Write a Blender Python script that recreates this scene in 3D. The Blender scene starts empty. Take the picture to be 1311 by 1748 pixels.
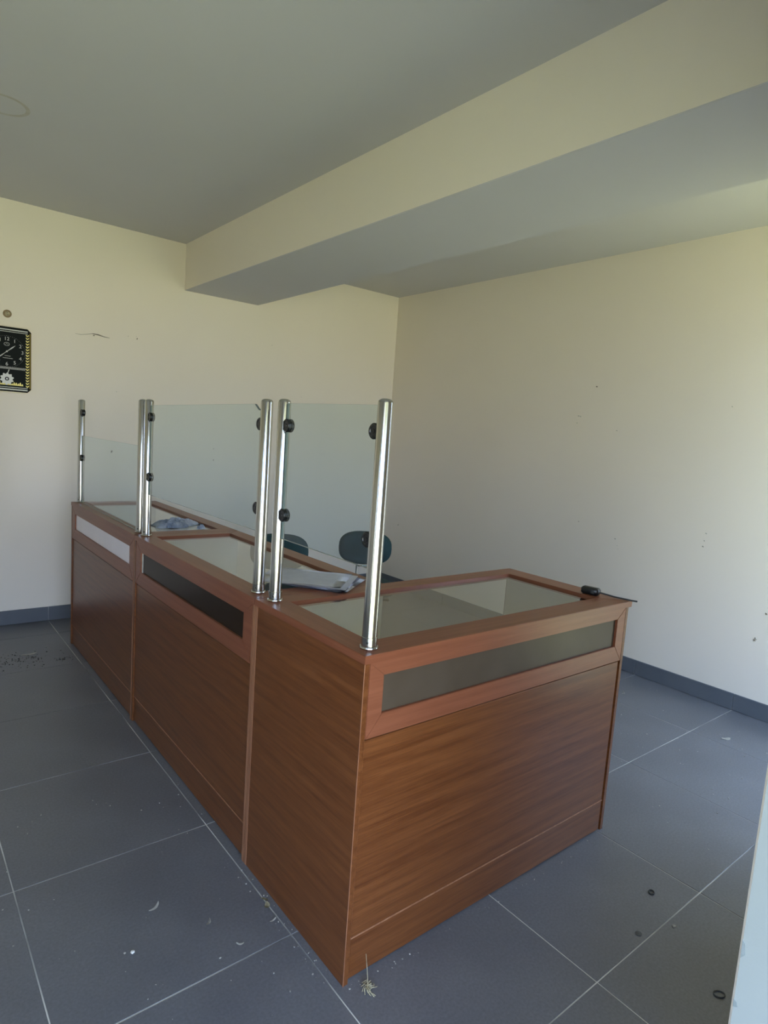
import bpy, bmesh, math, random
from mathutils import Vector, Matrix
random.seed(7)
S = bpy.context.scene
C = S.collection

# ------------------------------------------------------------------ camera
cam = bpy.data.cameras.new('camera'); cam_o = bpy.data.objects.new('camera', cam); C.objects.link(cam_o)
cam.sensor_fit = 'HORIZONTAL'; cam.sensor_width = 36; cam.lens = 36*1067.7/1311
cam.clip_start = 0.02
FW = Vector((0.62648829, 0.76999303, -0.12092625)); RT = Vector((0.77913386, -0.62294901, 0.0698925)); UP = RT.cross(FW)
M = Matrix((RT, UP, -FW)).transposed().to_4x4(); M.translation = Vector((-0.9063, -1.1459, 1.4248))
cam_o.matrix_world = M
S.camera = cam_o

# ------------------------------------------------------------------ room numbers (metres)
XR, XL = 2.893, -3.5          # right / left wall
YB, YF = 3.526, -0.85         # back wall / inside of the front wall
ZC = 2.705                    # ceiling
T = 0.6; GX, GY = -0.023, 0.823   # tile size and grid origin
WT = 0.30                     # wall thickness
DOOR = (-1.42, 0.066, 0.0, 2.12)     # doorway the camera stands in (x0, x1, z0, z1)
WIN = (1.84, 2.70, 0.06, 2.62)     # unseen shop window right of the doorway, sized for its daylight
WIN_ADDED = (-2.75, -1.90, 0.60, 2.10)  # unseen window left of the doorway, added for more daylight

# ------------------------------------------------------------------ world: overcast sky over sunlit grass
w = bpy.data.worlds.new('world'); S.world = w; w.use_nodes = True
nt = w.node_tree; bg = nt.nodes['Background']
tc = nt.nodes.new('ShaderNodeTexCoord'); sp = nt.nodes.new('ShaderNodeSeparateXYZ')
mr = nt.nodes.new('ShaderNodeMapRange'); mr.inputs[1].default_value = -1; mr.inputs[2].default_value = 1
rp = nt.nodes.new('ShaderNodeValToRGB')
nt.links.new(tc.outputs['Generated'], sp.inputs[0]); nt.links.new(sp.outputs['Z'], mr.inputs[0])
nt.links.new(mr.outputs[0], rp.inputs[0]); nt.links.new(rp.outputs[0], bg.inputs[0])
e = rp.color_ramp.elements
e[0].position = 0.0; e[0].color = (0.68, 0.76, 0.40, 1)
e[1].position = 1.0; e[1].color = (1.15, 1.65, 2.35, 1)
for p_, c_ in ((0.38, (0.74, 0.79, 0.44, 1)), (0.47, (0.84, 0.81, 0.68, 1)), (0.51, (0.64, 0.69, 0.78, 1)), (0.57, (0.52, 0.67, 1.00, 1))):
    n = e.new(p_); n.color = c_
bg.inputs[1].default_value = 8.1
w.cycles.sampling_method = 'MANUAL'; w.cycles.sample_map_resolution = 256

def portal(name, x0, x1, z0, z1, side=False):
    l = bpy.data.lights.new(name, 'AREA'); l.shape = 'RECTANGLE'; l.size = x1-x0; l.size_y = z1-z0
    l.cycles.is_portal = True
    o = bpy.data.objects.new(name, l); C.objects.link(o)
    o.location = (XR+0.21, (x0+x1)/2, (z0+z1)/2) if side else ((x0+x1)/2, YF-WT-0.01, (z0+z1)/2)
    o.rotation_euler = (math.radians(90), 0, -math.pi/2 if side else math.pi)
portal('daylight_portal', *DOOR); portal('daylight_portal.001', *WIN)
portal('daylight_portal.002', *WIN_ADDED)

vs = S.view_settings
vs.view_transform = 'Standard'; vs.look = 'None'; vs.gamma = 1; vs.use_curve_mapping = False
vs.exposure = 0.0
S.display_settings.display_device = 'sRGB'
S.cycles.max_bounces = 10; S.cycles.diffuse_bounces = 6; S.cycles.transparent_max_bounces = 24
S.cycles.glossy_bounces = 5; S.cycles.sample_clamp_indirect = 6

# ------------------------------------------------------------------ materials
def new_mat(name):
    m = bpy.data.materials.new(name); m.use_nodes = True
    return m, m.node_tree, m.node_tree.nodes['Principled BSDF']
def plain(name, col, rough=0.5, metal=0.0, spec=0.5):
    m, t, b = new_mat(name)
    b.inputs['Base Color'].default_value = (*col, 1); b.inputs['Roughness'].default_value = rough
    b.inputs['Metallic'].default_value = metal; b.inputs['Specular IOR Level'].default_value = spec
    return m
def noisy(name, c1, c2, scale=(6, 6, 6), detail=4, rough=0.6, r2=None, bump=0.0, bscale=200, lo=0.35, hi=0.65, metal=0, spec=0.5, rot=(0, 0, 0)):
    m, t, b = new_mat(name)
    tcn = t.nodes.new('ShaderNodeTexCoord'); mp = t.nodes.new('ShaderNodeMapping')
    mp.inputs['Scale'].default_value = scale; mp.inputs['Rotation'].default_value = rot
    nz = t.nodes.new('ShaderNodeTexNoise'); nz.inputs['Scale'].default_value = 1; nz.inputs['Detail'].default_value = detail
    cr = t.nodes.new('ShaderNodeValToRGB')
    cr.color_ramp.elements[0].position = lo; cr.color_ramp.elements[0].color = (*c1, 1)
    cr.color_ramp.elements[1].position = hi; cr.color_ramp.elements[1].color = (*c2, 1)
    t.links.new(tcn.outputs['Object'], mp.inputs[0]); t.links.new(mp.outputs[0], nz.inputs['Vector'])
    t.links.new(nz.outputs['Fac'], cr.inputs[0]); t.links.new(cr.outputs[0], b.inputs['Base Color'])
    b.inputs['Roughness'].default_value = rough; b.inputs['Metallic'].default_value = metal
    b.inputs['Specular IOR Level'].default_value = spec
    if r2 is not None:
        rr = t.nodes.new('ShaderNodeMapRange'); rr.inputs[3].default_value = rough; rr.inputs[4].default_value = r2
        t.links.new(nz.outputs['Fac'], rr.inputs[0]); t.links.new(rr.outputs[0], b.inputs['Roughness'])
    if bump:
        n2 = t.nodes.new('ShaderNodeTexNoise'); n2.inputs['Scale'].default_value = bscale
        bp = t.nodes.new('ShaderNodeBump'); bp.inputs['Strength'].default_value = bump; bp.inputs['Distance'].default_value = 0.002
        t.links.new(tcn.outputs['Object'], n2.inputs['Vector']); t.links.new(n2.outputs['Fac'], bp.inputs['Height'])
        t.links.new(bp.outputs[0], b.inputs['Normal'])
    return m
def wood(name, dark, light, axis, rough, spec=0.5, fine=1.0):
    """laminate: long fine streaks along one axis plus broad tone drift"""
    m, t, b = new_mat(name)
    tcn = t.nodes.new('ShaderNodeTexCoord')
    def nz(sc, detail, dist=0.0):
        mp = t.nodes.new('ShaderNodeMapping'); mp.inputs['Scale'].default_value = sc
        mp.inputs['Rotation'].default_value = (0.07 if axis == 'y' else 0, 0.07 if axis == 'x' else 0, 0)
        n = t.nodes.new('ShaderNodeTexNoise'); n.inputs['Scale'].default_value = 1; n.inputs['Detail'].default_value = detail
        n.inputs['Distortion'].default_value = dist
        t.links.new(tcn.outputs['Object'], mp.inputs[0]); t.links.new(mp.outputs[0], n.inputs['Vector']); return n
    k = {'x': (2.2, 60, 60), 'y': (60, 2.2, 60), 'z': (60, 60, 2.2)}[axis]
    k2 = {'x': (14, 420, 420), 'y': (420, 14, 420), 'z': (420, 420, 14)}[axis]
    a, f = nz(k, 4, 0.3), nz(k2, 2)
    mx = t.nodes.new('ShaderNodeMath'); mx.operation = 'MULTIPLY_ADD'; mx.inputs[1].default_value = 0.55*fine
    t.links.new(f.outputs['Fac'], mx.inputs[0]); t.links.new(a.outputs['Fac'], mx.inputs[2])
    cr = t.nodes.new('ShaderNodeValToRGB')
    cr.color_ramp.elements[0].position = 0.50; cr.color_ramp.elements[0].color = (*dark, 1)
    cr.color_ramp.elements[1].position = 0.50+0.52; cr.color_ramp.elements[1].color = (*light, 1)
    t.links.new(mx.outputs[0], cr.inputs[0]); t.links.new(cr.outputs[0], b.inputs['Base Color'])
    b.inputs['Roughness'].default_value = rough; b.inputs['Specular IOR Level'].default_value = spec
    bp = t.nodes.new('ShaderNodeBump'); bp.inputs['Strength'].default_value = 0.10; bp.inputs['Distance'].default_value = 0.001
    t.links.new(f.outputs['Fac'], bp.inputs['Height']); t.links.new(bp.outputs[0], b.inputs['Normal'])
    return m
def thin_glass(name, tint, ior=1.6, rough=0.0, refl=(1, 1, 1)):
    m = bpy.data.materials.new(name); m.use_nodes = True; t = m.node_tree
    t.nodes.remove(t.nodes['Principled BSDF']); out = t.nodes['Material Output']
    tr = t.nodes.new('ShaderNodeBsdfTransparent'); tr.inputs[0].default_value = (*tint, 1)
    gl = t.nodes.new('ShaderNodeBsdfGlossy'); gl.inputs['Roughness'].default_value = rough; gl.inputs[0].default_value = (*refl, 1)
    fr = t.nodes.new('ShaderNodeFresnel'); fr.inputs[0].default_value = ior
    geo = t.nodes.new('ShaderNodeNewGeometry'); inv = t.nodes.new('ShaderNodeMath'); inv.operation = 'MULTIPLY_ADD'
    inv.inputs[1].default_value = -1; inv.inputs[2].default_value = 1       # reflect on the outer side of the sheet only
    mu = t.nodes.new('ShaderNodeMath'); mu.operation = 'MULTIPLY'
    t.links.new(geo.outputs['Backfacing'], inv.inputs[0]); t.links.new(inv.outputs[0], mu.inputs[0]); t.links.new(fr.outputs[0], mu.inputs[1])
    mx = t.nodes.new('ShaderNodeMixShader')
    t.links.new(mu.outputs[0], mx.inputs[0]); t.links.new(tr.outputs[0], mx.inputs[1]); t.links.new(gl.outputs[0], mx.inputs[2])
    t.links.new(mx.outputs[0], out.inputs[0])
    return m

MT = {}
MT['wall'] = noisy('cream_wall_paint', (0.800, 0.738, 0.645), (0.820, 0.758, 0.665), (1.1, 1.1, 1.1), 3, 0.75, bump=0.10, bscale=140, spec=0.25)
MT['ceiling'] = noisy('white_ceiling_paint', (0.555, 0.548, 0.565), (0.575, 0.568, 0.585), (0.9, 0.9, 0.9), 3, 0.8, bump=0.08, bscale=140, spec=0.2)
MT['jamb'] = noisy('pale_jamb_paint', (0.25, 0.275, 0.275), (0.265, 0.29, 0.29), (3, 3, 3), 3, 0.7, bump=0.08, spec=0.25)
MT['chip_grey'] = noisy('grey_plaster_chip', (0.17, 0.20, 0.21), (0.22, 0.25, 0.26), (60, 60, 60), 3, 0.9)
MT['light_blocker'] = noisy('grey_blocker_render', (0.26, 0.26, 0.25), (0.30, 0.30, 0.29), (3, 3, 3), 3, 0.8)  # grey for the added canopy and slab outside
MT['tile'] = noisy('slate_grey_tile', (0.100, 0.103, 0.120), (0.126, 0.129, 0.146), (3.5, 3.5, 3.5), 6, 0.34, r2=0.50, bump=0.10, bscale=260, spec=1.0)
def mottle(m, amount):
    t = m.node_tree; b = t.nodes['Principled BSDF']; src = b.inputs['Base Color'].links[0].from_socket
    tcn = t.nodes.new('ShaderNodeTexCoord'); nz = t.nodes.new('ShaderNodeTexNoise'); nz.inputs['Scale'].default_value = 130; nz.inputs['Detail'].default_value = 5
    mr_ = t.nodes.new('ShaderNodeMapRange'); mr_.inputs[1].default_value = 0.3; mr_.inputs[2].default_value = 0.7; mr_.inputs[3].default_value = 1-amount; mr_.inputs[4].default_value = 1+amount
    mx = t.nodes.new('ShaderNodeMix'); mx.data_type = 'RGBA'; mx.blend_type = 'MULTIPLY'; mx.inputs[0].default_value = 1
    geo = t.nodes.new('ShaderNodeNewGeometry')
    t.links.new(geo.outputs['Position'], nz.inputs['Vector']); t.links.new(nz.outputs['Fac'], mr_.inputs[0])
    t.links.new(src, mx.inputs[6]); t.links.new(mr_.outputs[0], mx.inputs[7]); t.links.new(mx.outputs[2], b.inputs['Base Color'])
mottle(MT['tile'], 0.16)
MT['grout'] = noisy('pale_grout', (0.16, 0.16, 0.16), (0.62, 0.60, 0.56), (2.3, 2.3, 2.3), 5, 0.9, lo=0.38, hi=0.58)
MT['skirt'] = noisy('blue_grey_skirting_tile', (0.095, 0.108, 0.128), (0.115, 0.128, 0.148), (5, 5, 5), 5, 0.45, bump=0.05)
PD, PL = (0.092, 0.0275, 0.0080), (0.176, 0.062, 0.019)
MT['panel_x'] = wood('brown_laminate_grain_x', PD, PL, 'x', 0.30, 0.40)
MT['panel_y'] = wood('brown_laminate_grain_y', PD, PL, 'y', 0.30, 0.40)
FD, FL = (0.185, 0.060, 0.029), (0.255, 0.092, 0.047)
MT['frame_x'] = wood('red_brown_frame_grain_x', FD, FL, 'x', 0.34, 0.35, fine=0.6)
MT['frame_y'] = wood('red_brown_frame_grain_y', FD, FL, 'y', 0.34, 0.35, fine=0.6)
MT['edge'] = wood('light_brown_edge_band', (0.21, 0.085, 0.042), (0.36, 0.17, 0.09), 'z', 0.45)
MT['liner'] = noisy('pale_grey_board_liner', (0.52, 0.50, 0.44), (0.56, 0.54, 0.48), (4, 4, 4), 3, 0.6)
MT['glass'] = thin_glass('clear_guard_glass', (0.895, 0.950, 0.960), 1.5)
MT['glass_edge'] = plain('green_glass_edge', (0.13, 0.16, 0.15), 0.15)
MT['top_glass'] = thin_glass('counter_top_glass', (0.90, 0.925, 0.90), 2.7)
MT['smoked'] = noisy('smoked_strip_glass', (0.070, 0.052, 0.036), (0.088, 0.068, 0.050), (5, 5, 5), 3, 0.3, spec=0.12)
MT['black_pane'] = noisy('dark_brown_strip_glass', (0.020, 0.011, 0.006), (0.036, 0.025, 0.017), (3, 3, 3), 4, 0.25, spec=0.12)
MT['frosted'] = noisy('pale_frosted_film', (0.76, 0.72, 0.77), (0.79, 0.75, 0.80), (5, 5, 5), 3, 0.35)
MT['steel'] = noisy('brushed_steel', (0.52, 0.52, 0.50), (0.62, 0.62, 0.60), (300, 300, 3), 3, 0.13, r2=0.22, metal=1.0)
MT['dark_chrome'] = plain('dark_clamp_metal', (0.045, 0.046, 0.048), 0.20, 0.8)
MT['chrome'] = plain('chair_chrome', (0.62, 0.62, 0.62), 0.18, 1.0)
MT['teal'] = noisy('dark_teal_upholstery', (0.006, 0.030, 0.034), (0.010, 0.043, 0.048), (9, 9, 9), 3, 0.75, bump=0.25, bscale=500)
MT['black'] = plain('black_plastic', (0.012, 0.013, 0.014), 0.35)
MT['black_gloss'] = plain('black_clock_frame', (0.006, 0.006, 0.005), 0.25, 0, 0.15)
MT['dial'] = plain('black_clock_dial', (0.008, 0.011, 0.011), 0.5, 0, 0.08)
MT['gold'] = plain('gold_trim', (0.85, 0.74, 0.26), 0.40, 0.25)
MT['dark_gold'] = plain('dark_gold_strip', (0.16, 0.115, 0.02), 0.35, 0.6)
MT['rim'] = plain('pale_gold_rim', (0.85, 0.77, 0.56), 0.4, 0.1)
MT['silver'] = plain('silver_print', (0.55, 0.56, 0.54), 0.5)
MT['clock_white'] = plain('white_flower', (0.68, 0.69, 0.68), 0.5)
MT['paper'] = noisy('white_paper', (0.84, 0.84, 0.86), (0.90, 0.90, 0.92), (25, 25, 25), 3, 0.8)
MT['paper2'] = noisy('grey_blue_paper', (0.70, 0.70, 0.82), (0.78, 0.78, 0.88), (25, 25, 25), 3, 0.8)
MT['bag'] = noisy('pale_blue_plastic_bag', (0.30, 0.37, 0.52), (0.74, 0.79, 0.88), (16, 16, 24), 4, 0.3)
MT['brown_disc'] = noisy('brown_wall_plug', (0.20, 0.14, 0.07), (0.30, 0.22, 0.12), (80, 80, 80), 3, 0.6)
MT['scuff'] = noisy('dark_scuff', (0.14, 0.12, 0.09), (0.26, 0.23, 0.18), (60, 60, 60), 3, 0.9)
MT['scuff_soft'] = noisy('faint_scuff', (0.42, 0.40, 0.35), (0.50, 0.47, 0.40), (60, 60, 60), 3, 0.9)
MT['stain'] = noisy('brownish_ring_stain', (0.45, 0.42, 0.38), (0.52, 0.50, 0.46), (14, 14, 14), 4, 0.85)
MT['crumb'] = noisy('pale_crumbs', (0.22, 0.21, 0.19), (0.55, 0.53, 0.48), (40, 40, 40), 3, 0.9)
MT['dirt'] = noisy('dark_dirt', (0.025, 0.025, 0.026), (0.085, 0.082, 0.078), (60, 60, 60), 3, 0.95)
MT['straw'] = noisy('dry_straw', (0.28, 0.24, 0.15), (0.46, 0.41, 0.28), (90, 90, 90), 3, 0.9)
MT['chip'] = noisy('white_flake', (0.50, 0.49, 0.45), (0.66, 0.64, 0.59), (60, 60, 60), 3, 0.8)
MT['ring_dark'] = plain('dark_rubber_ring', (0.018, 0.02, 0.02), 0.6)
MT['ring_grey'] = plain('grey_rubber_ring', (0.07, 0.075, 0.078), 0.5)
MT['white_frame'] = noisy('white_window_frame', (0.66, 0.67, 0.66), (0.70, 0.71, 0.70), (5, 5, 5), 2, 0.45)

# ------------------------------------------------------------------ helpers
def tag(o, label=None, cat=None, group=None, kind=None):
    if label: o['label'] = label
    if cat: o['category'] = cat
    if group: o['group'] = group
    if kind: o['kind'] = kind
    return o
def link(name, me, mats, parent=None, loc=None, smooth=False):
    o = bpy.data.objects.new(name, me); C.objects.link(o)
    for m in (mats if isinstance(mats, (list, tuple)) else [mats]):
        if len(me.materials) < (len(mats) if isinstance(mats, (list, tuple)) else 1): me.materials.append(MT[m])
    if smooth:
        for p in me.polygons: p.use_smooth = True
    if parent: o.parent = parent
    if loc: o.location = loc
    return o
def obj(name, bm, mats, parent=None, loc=None, smooth=False, auto=None):
    bmesh.ops.recalc_face_normals(bm, faces=bm.faces[:])
    me = bpy.data.meshes.new(name); bm.to_mesh(me); bm.free()
    o = link(name, me, mats, parent, loc, smooth)
    if auto is not None:
        for p in me.polygons: p.use_smooth = True
        me.set_sharp_from_angle(angle=math.radians(auto))
    return o
def empty(name, loc=(0, 0, 0), rz=0.0):
    o = bpy.data.objects.new(name, None); C.objects.link(o); o.location = loc; o.rotation_euler = (0, 0, rz)
    o.empty_display_size = 0.1
    return o
def bx(bm, x0, x1, y0, y1, z0, z1, bev=0.0, mi=None):
    """box; mi maps a face name ('-x' ...) to a material index"""
    v = [bm.verts.new((x, y, z)) for x in (x0, x1) for y in (y0, y1) for z in (z0, z1)]
    F = {'-x': (0, 1, 3, 2), '+x': (4, 6, 7, 5), '-y': (0, 4, 5, 1), '+y': (2, 3, 7, 6), '-z': (0, 2, 6, 4), '+z': (1, 5, 7, 3)}
    fs = []
    for k, q in F.items():
        f = bm.faces.new([v[i] for i in q]); f.material_index = (mi or {}).get(k, 0); fs.append(f)
    if bev:
        ed = list({e_ for f in fs for e_ in f.edges})
        bmesh.ops.bevel(bm, geom=ed, offset=bev, segments=1, affect='EDGES', profile=0.5)
def box(name, x0, x1, y0, y1, z0, z1, mats, parent=None, bev=0.0, mi=None, origin=(0, 0, 0)):
    bm = bmesh.new(); a, b_, c = origin
    bx(bm, x0-a, x1-a, y0-b_, y1-b_, z0-c, z1-c, bev, mi)
    return obj(name, bm, mats, parent)
def prism(bm, pts, n, d):
    """polygon pts (3-D) extruded by vector n*d"""
    a = [bm.verts.new(p) for p in pts]; b_ = [bm.verts.new(Vector(p)+Vector(n)*d) for p in pts]
    k = len(pts)
    bm.faces.new(a); bm.faces.new(b_[::-1])
    for i in range(k): bm.faces.new((a[i], a[(i+1) % k], b_[(i+1) % k], b_[i]))
def lathe(bm, prof, seg=24, ax=(0, 0, 1), org=(0, 0, 0)):
    """surface of revolution of (radius, height) pairs about ax through org"""
    A = Vector(ax).normalized(); u = A.orthogonal().normalized(); v_ = A.cross(u); O = Vector(org)
    rings = []
    for r_, h_ in prof:
        if r_ < 1e-6: rings.append([bm.verts.new(O+A*h_)])
        else: rings.append([bm.verts.new(O+A*h_+(u*math.cos(t_)+v_*math.sin(t_))*r_) for t_ in (2*math.pi*i/seg for i in range(seg))])
    for a, b_ in zip(rings, rings[1:]):
        for i in range(seg):
            j = (i+1) % seg
            if len(a) == 1 and len(b_) > 1: bm.faces.new((a[0], b_[i], b_[j]))
            elif len(b_) == 1 and len(a) > 1: bm.faces.new((a[i], a[j], b_[0]))
            elif len(a) > 1: bm.faces.new((a[i], a[j], b_[j], b_[i]))
def tube(bm, pts, r_, seg=10, closed=False):
    """round tube along a polyline"""
    P = [Vector(p) for p in pts]; n = len(P); rings = []
    up = None
    for i in range(n):
        d = (P[(i+1) % n]-P[i-1]) if closed else (P[min(i+1, n-1)]-P[max(i-1, 0)])
        d.normalize()
        if up is None: up = d.orthogonal().normalized()
        up = (up-d*up.dot(d)).normalized(); s_ = d.cross(up)
        rr = r_[i] if isinstance(r_, (list, tuple)) else r_
        rings.append([bm.verts.new(P[i]+(up*math.cos(t_)+s_*math.sin(t_))*rr) for t_ in (2*math.pi*k/seg for k in range(seg))])
    m_ = n if closed else n-1
    for i in range(m_):
        a, b_ = rings[i], rings[(i+1) % n]
        for k in range(seg): bm.faces.new((a[k], a[(k+1) % seg], b_[(k+1) % seg], b_[k]))
    if not closed: bm.faces.new(rings[0][::-1]); bm.faces.new(rings[-1])
def mitred(parent, name, A, B, inner, c0, c1, f, mats, bev=0.0012):
    """four mitred rails around a rectangle. A=(a0,a1) B=(b0,b1) outer, inner=(a0,a1,b0,b1), thickness c0..c1; f maps (a,b,c) to xyz; mats=(along a, along b)"""
    a0, a1 = A; b0, b1 = B; i0, i1, j0, j1 = inner
    quads = [([(a0, b0), (a1, b0), (i1, j0), (i0, j0)], 0), ([(a0, b1), (i0, j1), (i1, j1), (a1, b1)], 0),
             ([(a0, b0), (i0, j0), (i0, j1), (a0, b1)], 1), ([(a1, b0), (a1, b1), (i1, j1), (i1, j0)], 1)]
    for q, m in quads:
        bm = bmesh.new()
        lo = [Vector(f(a, b_, c0)) for a, b_ in q]; hi = [Vector(f(a, b_, c1)) for a, b_ in q]
        va = [bm.verts.new(p) for p in lo]; vb = [bm.verts.new(p) for p in hi]
        bm.faces.new(va); bm.faces.new(vb[::-1])
        for i in range(4): bm.faces.new((va[i], va[(i+1) % 4], vb[(i+1) % 4], vb[i]))
        bmesh.ops.recalc_face_normals(bm, faces=bm.faces[:])
        bmesh.ops.bevel(bm, geom=bm.edges[:], offset=bev, segments=2, affect='EDGES')
        obj(name, bm, mats[m], parent)
def text_mesh(name, body, size, mat, parent, loc, rot=(math.pi/2, 0, 0), ext=0.0004):
    cu = bpy.data.curves.new(name, 'FONT'); cu.body = body; cu.size = size; cu.extrude = ext
    cu.align_x = 'CENTER'; cu.align_y = 'CENTER'
    t_ = bpy.data.objects.new('tmp', cu); C.objects.link(t_)
    me = bpy.data.meshes.new_from_object(t_.evaluated_get(bpy.context.evaluated_depsgraph_get()))
    bpy.data.objects.remove(t_); me.name = name; me.materials.clear()
    o = link(name, me, mat, parent, loc); o.rotation_euler = rot
    return o

# ================================================================== ROOM SHELL
fl = box('floor', XL, XR, YF-WT, YB, -0.10, -0.0015, 'grout')
tag(fl, 'floor of large slate grey tiles with pale grout joints', 'floor', kind='structure')
gap = 0.0018
tile_meshes = {}
nx0, nx1 = math.floor((XL-GX)/T), math.ceil((XR-GX)/T); ny0, ny1 = math.floor((YF-WT-GY)/T), math.ceil((YB-GY)/T)
for i in range(nx0, nx1):
    for j in range(ny0, ny1):
        x0, x1 = max(GX+i*T, XL)+gap, min(GX+(i+1)*T, XR)-gap; y0, y1 = max(GY+j*T, YF-WT)+gap, min(GY+(j+1)*T, YB)-gap
        if x1-x0 < 0.01 or y1-y0 < 0.01: continue
        key = (round(x1-x0, 3), round(y1-y0, 3))
        if key not in tile_meshes:
            bm = bmesh.new(); bx(bm, 0, x1-x0, 0, y1-y0, -0.009, 0, 0.0007)
            bmesh.ops.recalc_face_normals(bm, faces=bm.faces[:])
            me = bpy.data.meshes.new('tile'); bm.to_mesh(me); bm.free(); tile_meshes[key] = me
        link('tile', tile_meshes[key], 'tile', fl, (x0, y0, random.uniform(-0.0003, 0.0002)))

wb = box('wall_back', XL-WT, XR+WT, YB, YB+0.2, -0.1, ZC+0.2, 'wall'); tag(wb, 'cream painted back wall behind the counter', 'wall', kind='structure')
wr = box('wall_right', XR, XR+0.2, YF-WT, YB, -0.1, ZC+0.2, 'wall'); tag(wr, 'cream painted right wall beside the counter', 'wall', kind='structure')
wl = box('wall_left', XL-0.2, XL, YF-WT, YB, -0.1, ZC+0.2, 'wall'); tag(wl, 'cream painted left wall', 'wall', kind='structure')
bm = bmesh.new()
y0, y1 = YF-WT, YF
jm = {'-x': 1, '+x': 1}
bx(bm, XL, WIN_ADDED[0], y0, y1, -0.1, ZC); bx(bm, WIN_ADDED[1], DOOR[0], y0, y1, -0.1, ZC, 0, jm)
bx(bm, WIN_ADDED[0], WIN_ADDED[1], y0, y1, WIN_ADDED[3], ZC); bx(bm, WIN_ADDED[0], WIN_ADDED[1], y0, y1, -0.1, WIN_ADDED[2])
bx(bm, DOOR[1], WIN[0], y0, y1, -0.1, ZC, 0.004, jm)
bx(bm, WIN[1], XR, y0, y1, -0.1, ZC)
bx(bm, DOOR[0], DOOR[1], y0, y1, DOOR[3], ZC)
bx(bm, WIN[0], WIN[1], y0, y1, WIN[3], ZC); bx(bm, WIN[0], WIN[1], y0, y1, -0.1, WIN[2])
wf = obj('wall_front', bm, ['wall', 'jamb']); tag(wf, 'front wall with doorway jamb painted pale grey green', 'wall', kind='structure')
# chipped patches along the jamb corner
for z_, hh in ((0.70, 0.030), (0.62, 0.012), (0.505, 0.028), (0.44, 0.014)):
    bm = bmesh.new(); q = [(DOOR[1]-0.0008, YF-0.004, z_), (DOOR[1]-0.0008, YF-0.010, z_+hh*0.3), (DOOR[1]-0.0008, YF-0.008, z_+hh*0.8), (DOOR[1]-0.0008, YF-0.0035, z_+hh)]
    prism(bm, q, (1, 0, 0), 0.002); obj('paint_chip', bm, 'chip_grey', wf)
for wn, W_, lb, side in (('window_1', WIN, 'unseen white framed shop window right of the doorway', False), ('window_2_added', WIN_ADDED, 'unseen white framed window added left of the doorway for daylight', False)):
    lc = (XR+0.1, (W_[0]+W_[1])/2, W_[2]) if side else ((W_[0]+W_[1])/2, YF-WT/2, W_[2])
    win = empty(wn, lc); tag(win, lb, 'window', kind='structure')
    for (a, b_, c, d) in ((W_[0], W_[0]+.05, W_[2], W_[3]), (W_[1]-.05, W_[1], W_[2], W_[3]), (W_[0]+.05, W_[1]-.05, W_[2], W_[2]+.05), (W_[0]+.05, W_[1]-.05, W_[3]-.05, W_[3])):
        if side: box('window_frame', XR+.09, XR+.15, a, b_, c, d, 'white_frame', win, 0.003, origin=lc)
        else: box('window_frame', a, b_, YF-WT+.05, YF-WT+.11, c, d, 'white_frame', win, 0.003, origin=lc)
bm = bmesh.new(); bx(bm, -1.70, 0.45, YF-WT-1.9, YF-WT, 2.32, 2.46, 0.004)  # unseen canopy and slab, added to hold back daylight at the doorway
bx(bm, -2.6, 0.9, YF-WT-1.3, YF-WT, -0.10, -0.02, 0.004)
po = obj('wall_light_blocker', bm, 'light_blocker'); tag(po, 'unseen canopy and ground slab added to cut daylight at the doorway', 'light_blocker', kind='structure')
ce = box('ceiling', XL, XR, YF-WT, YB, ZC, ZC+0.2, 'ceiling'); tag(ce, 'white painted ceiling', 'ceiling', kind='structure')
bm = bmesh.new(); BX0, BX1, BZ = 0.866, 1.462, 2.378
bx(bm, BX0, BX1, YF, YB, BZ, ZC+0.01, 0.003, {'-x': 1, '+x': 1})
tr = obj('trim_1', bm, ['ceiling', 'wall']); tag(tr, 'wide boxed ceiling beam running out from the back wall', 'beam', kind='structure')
# ring stain where a lamp was
bm = bmesh.new(); lathe(bm, [(0.088, -0.0006), (0.104, -0.0006), (0.104, 0.0004), (0.088, 0.0004), (0.088, -0.0006)], 40, org=(-0.468, 2.150, ZC))
obj('ring_stain', bm, 'stain', ce)

# skirting tiles
def skirting(name, label, a0, a1, fixed, axis, sgn, g):
    """tiles along an axis; fixed = wall plane, sgn = inward direction"""
    root = None; H = 0.097
    t0, t1 = 0.0, 0.009
    lo, hi = sorted((fixed, fixed+sgn*0.006)); l2, h2 = sorted((fixed, fixed+sgn*0.0105))
    if axis == 'x': root = box(name, a0, a1, lo, hi, 0.0005, H-0.002, 'grout')
    else: root = box(name, lo, hi, a0, a1, 0.0005, H-0.002, 'grout')
    tag(root, label, 'skirting', kind='structure')
    k = math.floor((a0-g)/T)
    while g+k*T < a1:
        s0, s1 = max(g+k*T, a0)+0.0015, min(g+(k+1)*T, a1)-0.0015; k += 1
        if s1-s0 < 0.012: continue
        if axis == 'x': box('tile', s0, s1, l2, h2, 0.002, H, 'skirt', root, 0.0008)
        else: box('tile', l2, h2, s0, s1, 0.002, H, 'skirt', root, 0.0008)
skirting('baseboard_back', 'blue grey tile skirting along the back wall', XL, XR-0.012, YB, 'x', -1, GX)
skirting('baseboard_right', 'blue grey tile skirting along the right wall', YF, YB, XR, 'y', -1, GY)
skirting('baseboard_left', 'blue grey tile skirting along the left wall', YF, YB-0.012, XL, 'y', 1, GY)
skirting('baseboard_front', 'blue grey tile skirting under the shop window', DOOR[1]+0.01, XR-0.012, YF, 'x', 1, GX)

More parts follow.
